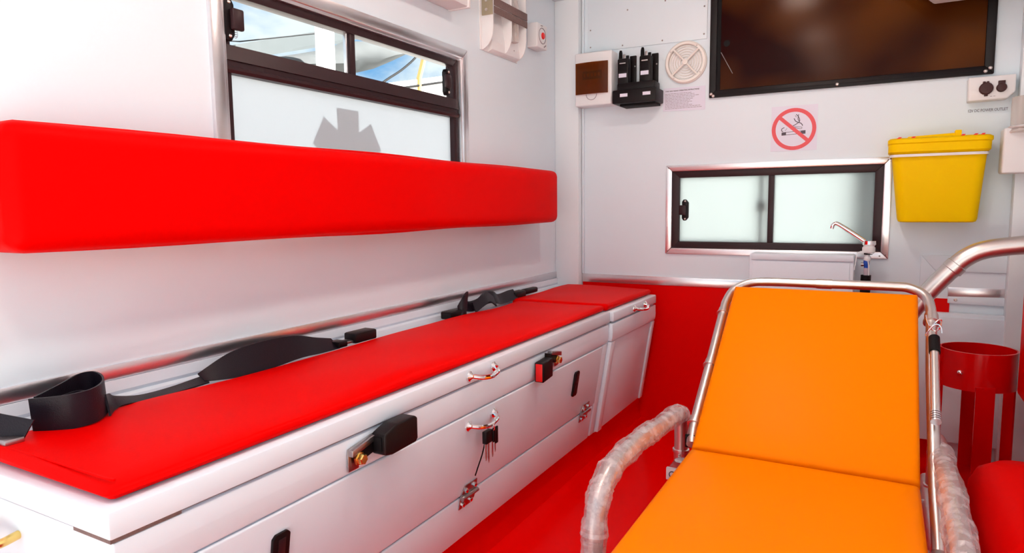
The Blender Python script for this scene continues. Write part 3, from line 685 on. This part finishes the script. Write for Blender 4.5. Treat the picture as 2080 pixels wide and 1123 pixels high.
# seat belt buckles on the bench front
def buckle(y, z, dirn, label, red):
    t = thing('seat_belt_buckle', label, 'buckle', (-.775, y, z), 'seat belt buckles on the bench front')
    x = -.780
    def bp_(a, bb, d): return Vector((x+d, y+dirn*a, z+bb))
    B().prism([(-.020, -.020), (.006, -.020), (.006, .002), (.046, .012), (.046, .024), (.040, .030), (-.020, .020)], bp_, 0, .003, .001).build('bracket', 'steel', t)
    B().prism([(-.020, .008), (.042, .022), (.042, .032), (-.020, .020)], bp_, .003, .014, .001).build('bracket_lip', 'steel', t)
    B().lathe([(.0125, 0), (.0125, .004), (.0098, .005), (.0098, .012), (.008, .0135), (.0001, .0137)], bp_(0, 0, .008), (1, 0, 0), 6).build('bolt', 'brass', t)
    B().prism([(-.006, -.009), (.07, .006), (.07, .032), (-.006, .011)], bp_, .005, .010, .001).build('stalk', 'rubber', t)
    if not red:
        h = B().prism([(.036, -.004), (.056, -.008), (.124, -.006), (.130, .000), (.130, .040), (.122, .045), (.070, .045), (.036, .034)], bp_, .006, .038, .004, 3).build('housing', 'black', t)
        B().prism([(.0335, .003), (.0365, .003), (.0365, .028), (.0335, .028)], bp_, .012, .030, .001).build('release_slot', 'rubber', h)
    else:
        h = B().prism([(.070, -.028), (.128, -.034), (.128, .018), (.070, .022)], bp_, .004, .030, .003, 3).build('housing', 'black', t)
        B().prism([(.127, -.031), (.1295, -.031), (.1295, .015), (.127, .015)], bp_, .008, .027, .001).build('release_button', 'redbtn', h)
    return t
buckle(.844, .441, 1, 'black seat belt buckle with brass bolt nearest on the bench front', False)
buckle(1.645, .447, -1, 'far seat belt buckle with red release button on the bench front', True)

# keys hanging from the flap handle
ky = thing('key_bunch', 'small bunch of keys with black tag hanging from the flap handle', 'keys', (-.765, 1.27, .30))
kx = -.766
B().lathe([(.010, -.0008), (.0116, 0), (.010, .0008), (.0088, 0)], (kx, 1.275, .368), (0, 1, .2), 20, closed=True).build('key_ring', 'chrome', ky)
B().box((kx-.006, 1.247, .335), (kx+.006, 1.275, .364), .002).build('key_tag', 'black', ky)
for dy, l_, mm in ((.281, .052, 'black'), (.291, .062, 'black')): B().box((kx+.004, dy+1-.006, .36-l_*.55), (kx+.008, dy+1+.006, .366), .002).build('key_head', mm, ky)
for dy, l_ in ((.254, .058), (.266, .066), (.283, .058), (.295, .05)): B().prism([(dy+1-.003, .335), (dy+1+.003, .335), (dy+1+.003, .362-l_-.006), (dy+1, .358-l_-.006), (dy+1-.003, .364-l_)], lambda a, bb, d: Vector((kx-.002+d, a, bb)), 0, .002).build('key_blade', 'satin', ky)
B().tube(smoothpath([(kx-.004, 1.256, .336), (kx-.008, 1.250, .31), (kx-.014, 1.243, .285), (kx-.02, 1.238, .262)], 5), .0016, 6).build('cord', 'rubber', ky)

# ------------------------------------------------------------------ seat belts on the bench
def belt(name, pts, w, label, n=8, th=.003, parent=None):
    P = smoothpath(pts, n)
    if isinstance(w, list):
        Wv = smoothpath(w, n)
    else: Wv = [Vector(w)]*len(P)
    return B().ribbon(P, [Vector(v) for v in Wv], th).build(name, 'web', parent, 50)
t = thing('seat_belt', 'black seat belt coiled in an upright loop at the near end of the bench', 'seat belt', (-1.10, .58, .538), 'seat belts behind the bench pads')
V = Vector
belt('webbing', [(-1.112, .508, .562), (-1.085, .526, .564), (-1.066, .546, .566), (-1.066, .575, .567), (-1.092, .606, .568), (-1.130, .626, .570), (-1.160, .628, .572), (-1.166, .608, .571), (-1.140, .568, .568), (-1.112, .516, .563)],
     [(0, -.003, .054)]*10, '', 8, .003, t)
belt('inner_fold', [(-1.10, .535, .556), (-1.085, .560, .558), (-1.10, .585, .558), (-1.125, .583, .558), (-1.125, .557, .556)], (0, 0, .046), '', 6, .003, t)
belt('trailing_webbing', [(-1.085, .606, .556), (-1.112, .628, .552), (-1.128, .650, .546), (-1.140, .70, .536), (-1.144, .76, .535), (-1.148, .83, .538)], [(-.01, 0, .034), (-.014, 0, .026), (-.024, 0, .012), (-.026, 0, .006), (-.026, 0, .005), (-.026, 0, .008)], '', 6, .003, t)
t = thing('seat_belt', 'black seat belt end lying at the left border of the bench', 'seat belt', (-1.12, .46, .538), 'seat belts behind the bench pads')
belt('webbing', [(-1.18, .436, .556), (-1.14, .445, .560), (-1.10, .462, .556), (-1.07, .480, .548)], [(.01, .02, .045)]*2+[(.01, .02, .04)]*2, '', 6, .003, t)
B().box((-1.10, .452, .537), (-1.068, .478, .548), .003).build('tongue', 'steel', t)
t = thing('seat_belt', 'black seat belt twisted along the middle of the bench back', 'seat belt', (-1.15, 1.05, .52), 'seat belts behind the bench pads')
belt('webbing', [(-1.145, .82, .545), (-1.140, .89, .555), (-1.135, .97, .560), (-1.138, 1.06, .560), (-1.145, 1.13, .550), (-1.150, 1.19, .543)],
     [(-.02, 0, .012), (-.018, .0, .050), (-.012, 0, .060), (-.014, 0, .050), (-.024, 0, .034), (-.03, 0, .020)], '', 8, .003, t)
bkl = B().box((-1.165, 1.235, .535), (-1.125, 1.315, .561), .005).build('buckle_housing', 'black', t)
B().box((-1.16, 1.19, .538), (-1.132, 1.235, .545), .002).build('tongue', 'steel', t)
B().box((-1.1635, 1.18, .534), (-1.128, 1.21, .549), .003).build('tongue_grip', 'black', t)
t = thing('seat_belt', 'black seat belt bunched with buckles at the far end of the bench', 'seat belt', (-1.15, 1.95, .52), 'seat belts behind the bench pads')
B().box((-1.17, 1.66, .528), (-1.13, 1.75, .552), .005).build('buckle_housing', 'black', t)
belt('webbing', [(-1.14, 1.715, .545), (-1.135, 1.735, .565), (-1.14, 1.765, .575), (-1.15, 1.775, .560), (-1.15, 1.80, .550), (-1.15, 1.85, .552), (-1.15, 1.90, .565), (-1.14, 1.94, .562), (-1.15, 1.99, .550), (-1.15, 2.06, .553), (-1.15, 2.10, .556)],
     [(-.02, .02, .030), (-.01, .02, .055), (0, .01, .055), (0, .0, .045), (-.02, 0, .030), (-.02, .01, .030), (-.02, 0, .035), (-.02, 0, .04), (-.02, 0, .032), (-.02, 0, .035), (-.02, 0, .03)], '', 6, .004, t)
belt('loose_fold', [(-1.13, 1.79, .548), (-1.13, 1.85, .566), (-1.135, 1.885, .572), (-1.13, 1.92, .552)], (-.02, .01, .030), '', 6, .004, t)
B().box((-1.175, 2.09, .536), (-1.14, 2.17, .562), .006).build('buckle_housing', 'black', t)
B().box((-1.178, 2.19, .54), (-1.152, 2.29, .560), .006).build('buckle_housing', 'black', t)

# ------------------------------------------------------------------ stretcher
st = thing('stretcher', 'orange padded ambulance stretcher with raised backrest', 'stretcher', (-.14, 1.0, 0))
HYh, HZh = 1.508, .310
U = Vector((0, .83098, .55630)); N = Vector((0, -.55630, .83098))
def BKP(x, s, n): return Vector((x, HYh, HZh))+U*s+N*n
# seat pad
def slab(name, mp, a0, a1, s0, s1, n0, n1, r, m, parent, na=12, ns=22, bulge=.006, dip=None):
    """pillow: grid top with rounded rim, flat underside"""
    b = B(); bm = b.bm
    top = []; 
    prof = [(0., -1.), (.0, -.35), (.12, -.12), (.35, -.02), (1., 0.)]
    def rim(t):                       # distance from rim in metres -> drop
        if t >= r: return 0.
        return r-math.sqrt(max(0., r*r-(r-t)**2))
    As = [0, .003, .008, .016, .03]; 
    A = [a0+x for x in As]+[a0+.03+(a1-a0-.06)*k/na for k in range(1, na)]+[a1-x for x in reversed(As)]
    S = [s0+x for x in As]+[s0+.03+(s1-s0-.06)*k/ns for k in range(1, ns)]+[s1-x for x in reversed(As)]
    grid = []
    for s_ in S:
        row = []
        for a in A:
            t = min(a-a0, a1-a, s_-s0, s1-s_)
            fa = (a-a0)/(a1-a0); fs_ = (s_-s0)/(s1-s0)
            z = n1-rim(t)+bulge*(max(0, 4*fa*(1-fa))*max(0, min(1, (s_-s0)/.06))*max(0, min(1, (s1-s_)/.06)))**.6
            if dip: z += dip(a, s_)
            row.append(bm.verts.new(mp(a, s_, z)))
        grid.append(row)
    for i in range(len(S)-1):
        for j in range(len(A)-1): bm.faces.new((grid[i][j], grid[i][j+1], grid[i+1][j+1], grid[i+1][j]))
    bord = grid[0][:]+[g[-1] for g in grid[1:]]+grid[-1][-2::-1]+[g[0] for g in grid[-2:0:-1]]
    co = [(A[j], S[0]) for j in range(len(A))]+[(A[-1], s_) for s_ in S[1:]]+[(a, S[-1]) for a in A[-2::-1]]+[(A[0], s_) for s_ in S[-2:0:-1]]
    low = [bm.verts.new(mp(a, s_, n0)) for a, s_ in co]
    nB = len(bord)
    for i in range(nB): bm.faces.new((bord[i], bord[(i+1) % nB], low[(i+1) % nB], low[i]))
    bm.faces.new(low)
    return b.build(name, m, parent, 50)
def spad(x, s, n): return Vector((x, s, HZh+n))
slab('seat_mattress', spad, -.369, .087, .12, HYh, -.055, 0, .014, 'orange', st, 14, 26, .004)
slab('back_mattress', BKP, -.368, .087, .002, .585, -.045, 0, .012, 'orange', st, 14, 20, .004)
# backrest tube loop
loop = [BKP(-.376, .03, -.03), BKP(-.382, .10, -.03), BKP(-.384, .30, -.03), BKP(-.387, .50, -.03), BKP(-.386, .548, -.03), BKP(-.373, .598, -.03), BKP(-.335, .632, -.03), BKP(-.28, .641, -.03), BKP(-.137, .642, -.03),
        BKP(.03, .643, -.03), BKP(.072, .637, -.03), BKP(.104, .610, -.03), BKP(.115, .565, -.03), BKP(.116, .50, -.03), BKP(.114, .37, -.03), BKP(.114, .15, -.03), BKP(.114, .02, -.03), BKP(.116, -.07, -.03), BKP(.117, -.12, -.034)]
tb = B().tube(smoothpath(loop, 6), .0125, 14).build('back_tube', 'satin', st)
def ring(p, d, r, h, m, parent, name='tube_joint', flange=True):
    d = Vector(d).normalized(); p = Vector(p)
    pr = [(r, -h/2), (r*1.0, h/2)] if not flange else [(r*.94, -h/2), (r*.97, h*.25), (r*1.12, h*.3), (r*1.12, h/2), (r*.9, h/2+.001)]
    return B().tube([p+d*q for _, q in pr], [q for q, _ in pr], 16).build(name, m, parent)
for x, s_ in ((-.3825, .10), (-.384, .296), (-.387, .50)): ring(BKP(x, s_, -.03), -U, .0150, .022, 'satin', tb)
ring(BKP(-.137, .642, -.03), (1, 0, 0), .0142, .040, 'satin', tb, 'tube_clip', False)
ring(BKP(.1165, .522, -.03), -U, .0165, .03, 'satin', tb)
B().box(BKP(-.394, .03, -.045), BKP(-.37, .052, -.02), .002).build('tube_end_block', 'rubber', tb)
# gas strut beside the right tube
strut = B().tube([BKP(.118, .395, .004), BKP(.116, .19, .004)], .0095, 14).build('strut', 'satin', st)
ring(BKP(.118, .395, .004), U, .0118, .05, 'rubber', strut, 'strut_sleeve', False)
spr = [BKP(.118+.016*math.cos(a*.7), .438+.0028*a+.01*math.sin(a), .004+.014*math.sin(a)) for a in [k*.35 for k in range(40)]]
B().tube(spr, .0016, 6).build('spring_wire', 'chrome', strut)
for k in range(5): ring(BKP(.116, .188-.006*k, .004), U, .0105, .004, 'alu', strut, 'thread', False)
# side rails with wrapping
rgw = random.Random(11)
def side_rail(x, pts, post, mirror, label):
    P = smoothpath(pts, 10)
    r_ = B().tube(P, .0172, 16).build('side_rail', 'satin', st); tag(r_, label)
    i0, i1 = post
    Q = P[i0:i1]; rad = []
    for i in range(len(Q)):
        rad.append(.0232+.0016*math.sin(i*.55+1)+rgw.uniform(-.0008, .0010)+(.0022 if rgw.random() < .07 else 0))
    B().tube(Q, rad, 16, .055, rng=rgw).build('plastic_wrap', 'wrap', r_, 20)
    return r_
lp = [(-.43, 1.663, .215), (-.43, 1.662, .290), (-.43, 1.655, .332), (-.43, 1.620, .348), (-.43, 1.47, .362), (-.43, 1.327, .376), (-.43, 1.20, .378), (-.43, 1.135, .370), (-.43, 1.092, .345), (-.43, 1.072, .295), (-.43, 1.066, .23), (-.43, 1.062, .18)]
side_rail(-.43, lp, (22, 106), False, 'left side rail wrapped in crinkled clear plastic')
rp_ = [(.128, 1.78, .215), (.128, 1.782, .28), (.128, 1.773, .318), (.128, 1.735, .332), (.128, 1.62, .336), (.128, 1.40, .346), (.128, 1.26, .338), (.128, 1.16, .330), (.128, 1.10, .30), (.128, 1.07, .25), (.128, 1.06, .18)]
side_rail(.128, rp_, (38, 100), True, 'right side rail wrapped in crinkled clear plastic')
ring((-.43, 1.663, .228), (0, 0, 1), .019, .035, 'alu', st, 'post_socket')
for x, y in ((-.43, 1.063), (.128, 1.061), (.128, 1.78)): ring((x, y, .20), (0, 0, 1), .019, .03, 'alu', st, 'post_socket')
screw(lambda a, bb, d: Vector((-.43+a, 1.645-d, .232+bb)), 0, 0, 0, .004, st)
B().lathe([(.017, 0), (.017, .014), (.014, .018), (.0001, .019)], (-.425, 1.648, .206), (0, 0, 1), 20).build('joint_cap', 'plastic', st)
bl = B().box((-.444, 1.590, .192), (-.395, 1.665, .219), .003).build('joint_block', 'redpaint', st)
B().box((-.446, 1.583, .190), (-.398, 1.593, .221), .002).build('block_plate', 'plastic', bl)
B().loft([[Vector((a, d_, bb)) for a, bb in circ(-.430, .2055, r_, 20, .9, 6.2)] for r_, d_ in ((.0085, 1.5832), (.0085, 1.5818), (.0062, 1.5818), (.0062, 1.5832))]).build('letter_c_mark', 'ink', bl, 0)
bl2 = B().box((.105, 1.70, .178), (.150, 1.80, .206), .003).build('joint_block', 'redpaint', st)
B().box((.100, 1.693, .176), (.152, 1.702, .207), .002).build('block_plate', 'plastic', bl2)
B().lathe([(.014, 0), (.014, .012), (.0001, .013)], (.122, 1.60, .150), (0, -1, 0), 16).build('joint_cap', 'plastic', st)
# base frame
for x in (-.405, .118):
    B().tube([(x, .10, .195), (x, 1.2, .195), (x, 1.86, .195)], .017, 14).build('base_rail', 'satin', st)
for y in (.14, .75, 1.45, 1.84): B().tube([(-.405, y, .190), (.118, y, .190)], .014, 12).build('cross_bar', 'satin', st)
B().box((-.36, .14, .215), (.08, HYh-.01, .254), .004).build('deck_plate', 'satin', st)
for y in (.30, 1.80):
    for x in (-.37, .085):
        B().tube([(x, y, .19), (x, y, .13)], .013, 10).build('leg', 'satin', st)
        wh = B().lathe([(.03, -.014), (.060, -.014), (.062, -.010), (.062, .010), (.060, .014), (.03, .014)], (x, y, .062), (1, 0, 0), 24).build('wheel', 'rubber', st)
        B().prism([(-.02, .06), (.02, .06), (.016, .14), (-.016, .14)], lambda a, bb, d: Vector((x+d, y+a, bb)), -.022, -.017).build('fork', 'alu', wh)
# backrest support bar
B().tube([BKP(-.14, .35, -.05), (-.14, 1.75, .195)], .011, 10).build('support_bar', 'satin', st)

# ------------------------------------------------------------------ rack on the side wall
rk = thing('wall_rack', 'white two pocket wall rack with curved dividers and grey straps', 'rack', (-1.18, 2.1, 1.393))
RD = .048
B().prism([(1.975, 1.394), (2.235, 1.393), (2.235, 1.68), (1.975, 1.68)], LW, 0, .004, .001).build('back_sheet', 'plastic2', rk)
def divider(y):
    pr = [(0.003, 1.394), (RD*.30, 1.398), (RD*.60, 1.408), (RD*.82, 1.422), (RD*.95, 1.440), (RD, 1.462), (RD, 1.68), (.003, 1.68)]
    return B().prism(pr, lambda d, z, y_: Vector((XW+d, y_, z)), y, y+.005, .001).build('divider', 'plastic2', rk)
for y in (1.985, 2.112, 2.220): divider(y)
B().prism([(.003, 1.395), (RD*.45, 1.402), (RD*.45, 1.43), (.003, 1.55)], lambda d, z, y_: Vector((XW+d, y_, z)), 2.025, 2.222, .002).build('pocket_front', 'plastic2', rk)
for z0, z1 in ((1.509, 1.532), (1.534, 1.560)):
    B().box((XW+RD, 1.992, z0), (XW+RD+.003, 2.226, z1), .001).build('strap', 'strap', rk)
    B().box((XW+.004, 2.2255, z0), (XW+RD+.003, 2.228, z1), .001).build('strap_return', 'strap', rk)
gb = B().box((XW+.008, 1.980, 1.503), (XW+RD+.001, 1.9845, 1.64), .001).build('bracket_plate', 'gold', rk)
for z in (1.520, 1.549): B().lathe([(.0050, 0), (.0045, .002), (.0015, .002), (.0015, .001)], (XW+.026, 1.980, z), (0, -1, 0), 12).build('rivet', 'screw', gb)
o = B().lathe([(.018, 0), (.020, .006), (.020, .12), (.014, .15), (.0001, .16)], (XW+.027, 2.165, 1.45), (0, 0, 1), 20).build('clear_bottle', 'clearp')
tag(o, 'clear plastic bottle standing in the wall rack pocket', 'bottle')
screw(LW, 2.178, 1.425, .020, .003, rk, 'steel')

# ------------------------------------------------------------------ call button box
cb = thing('call_button_box', 'small white box with round red button beside the wall rack', 'button box', (-1.187, 2.36, 1.466))
CD = .044
B().box((XW, 2.320, 1.466), (XW+CD, 2.406, 1.556), .004, 3).build('case', 'plastic2', cb)
ax = (1, 0, 0); pc = Vector((XW+CD, 2.363, 1.512))
B().lathe([(.030, 0), (.030, .0012), (.0275, .0012), (.0275, 0)], pc, ax, 28, closed=True).build('dial_ring', 'greyink', cb)
B().lathe([(.024, 0), (.024, .002), (.0001, .0025)], pc, ax, 24).build('dial_face', 'plastic', cb)
B().lathe([(.0125, 0), (.0125, .005), (.0105, .007), (.0001, .008)], pc, ax, 20).build('button', 'redbtn', cb)
B().prism([(2.376, 1.470), (2.394, 1.480), (2.394, 1.485), (2.376, 1.475)], LW, CD, CD+.0006).build('print_mark', 'greyink', cb)
B().prism([(2.350, 1.546), (2.366, 1.548), (2.366, 1.551), (2.350, 1.549)], LW, CD, CD+.0006).build('print_mark', 'greyink', cb)

# ------------------------------------------------------------------ overhead duct, ceiling lights
od = thing('overhead_duct', 'white boxed duct high on the side wall above the window', 'duct', (-1.17, 1.40, 1.475))
B().box((XW, .95, 1.475), (-1.134, 1.80, 1.58), .006, 2).build('case', 'plastic2', od)
B().box((XW, 1.79, 1.473), (-1.131, 1.803, 1.582), .003).build('end_cap', 'plastic2', od)
cu = thing('ceiling_unit', 'white chamfered unit hanging in front of the dark partition window', 'ceiling unit', (.25, 2.4, 1.47))
B().prism([(.111, 1.472), (.44, 1.472), (.44, 1.60), (.0, 1.60), (.0, 1.575)], lambda a, bb, y: Vector((a, y, bb)), 2.36, 2.50, .004).build('case', 'plastic2', cu)
B().box((.30, 2.40, 1.60), (.36, 2.46, ZC)).build('hanger', 'plastic2', cu)
LAMPS = ((-.375, .15), (-.375, .95), (-.375, 1.75))
for i, (x, y) in enumerate(LAMPS):
    nm = ('rearmost', 'middle', 'nearest the bulkhead')[i]
    lm = thing('ceiling_light', 'round ceiling lamp, '+nm+' of the three', 'lamp', (x, y, ZC-.04), 'round ceiling lamps')
    B().lathe([(.085, 0), (.085, -.022), (.074, -.024), (.074, 0)], (x, y, ZC), (0, 0, 1), 28, closed=True).build('rim', 'plastic', lm)
    B().lathe([(.073, -.004), (.073, -.018), (.055, -.026), (.0001, -.030)], (x, y, ZC), (0, 0, 1), 28).build('diffuser', 'lamp', lm)

# ------------------------------------------------------------------ outside
tag(B().box((-60, -60, -.75), (60, 60, -.70)).build('ground', 'concrete'), 'pale concrete yard outside the vehicle', 'ground', kind='structure')
o = B().box((-4.88, 4.93, -.70), (-4.77, 5.09, 4.2), .01).build('white_post', 'polew'); tag(o, 'white steel post standing outside the side window', 'post')
top_ = [(3.6, 2.02), (4.2, 2.17), (4.62, 2.30), (5.07, 2.43), (5.49, 2.56), (5.72, 2.68), (6.12, 2.76), (6.40, 2.75), (6.62, 2.71)]
bot_ = [(3.6, 1.90), (4.2, 2.02), (4.62, 2.14), (5.07, 2.26), (5.49, 2.30), (5.72, 2.33), (6.00, 2.42), (6.30, 2.55), (6.60, 2.69)]
aw = []
for k, ((ya, za), (yb, zb)) in enumerate(zip(top_, bot_)):
    bl_ = .16*math.sin(math.pi*k/8); fo = .02*math.sin(k*2.3)
    aw.append([V((-5.25, ya, za)), V((-5.10-bl_*.3, ya, za-.01)), V((-5.02-bl_*.2, (ya*2+yb)/3, (za*2+zb)/3+fo)), V((-5.00, (ya+yb*2)/3, (za+zb*2)/3-fo)), V((-5.06, yb, zb)), V((-5.3, yb, zb+.01))])
o = B().loft(aw).build('awning', 'awning', None, 60); tag(o, 'grey canvas awning sagging outside the window', 'awning')
o = B().prism([(4.18, 2.31), (5.07, 2.60), (5.75, 2.82), (6.1, 2.80), (5.5, 2.58), (4.62, 2.31), (4.2, 2.18)], lambda a, bb, d: V((-5.6-d, a*1.10, .868+(bb-.868)*1.11)), 0, .06).build('canopy_sheet', 'canopy'); tag(o, 'pale canopy sheet above the grey awning outside', 'canopy')
o = B().tube([(-5.3, 2.0, 2.05), (-5.3, 4.4, 2.42), (-5.3, 5.45, 2.72)], .006, 6).build('thin_wire', 'rubber'); tag(o, 'thin wire crossing the cloudy sky left of the post', 'wire')
o = B().tube(smoothpath([(-4.7, 5.55, 2.09), (-4.7, 5.78, 2.23), (-4.7, 6.11, 2.42), (-4.7, 6.48, 2.71), (-4.7, 7.7, 3.8)], 5), .012, 6).build('power_cable', 'rubber'); tag(o, 'dark sagging cable crossing the blue sky', 'cable')
o = B().tube([(-5.0, 6.73, 1.5), (-5.0, 6.76, 2.43), (-5.0, 6.90, 2.75), (-5.0, 7.3, 3.7)], .03, 8).build('yellow_pole', 'poley'); tag(o, 'slim yellow pole leaning behind the white roof', 'pole')
rf = thing('white_roof', 'white vehicle roof edge outside the window', 'roof', (-5.2, 7.4, -.70))
B().prism([(5.6, -.7), (9.5, -.7), (9.5, 2.82), (7.24, 2.53), (5.6, 2.14)], lambda a, bb, d: V((-5.0-d, a, bb)), 0, 1.2, .01).build('body', 'polew', rf)
B().tube([(-4.99, 5.6, 2.075), (-4.99, 7.24, 2.455), (-4.99, 9.5, 2.74)], .014, 6).build('edge_line', 'rubber', rf)
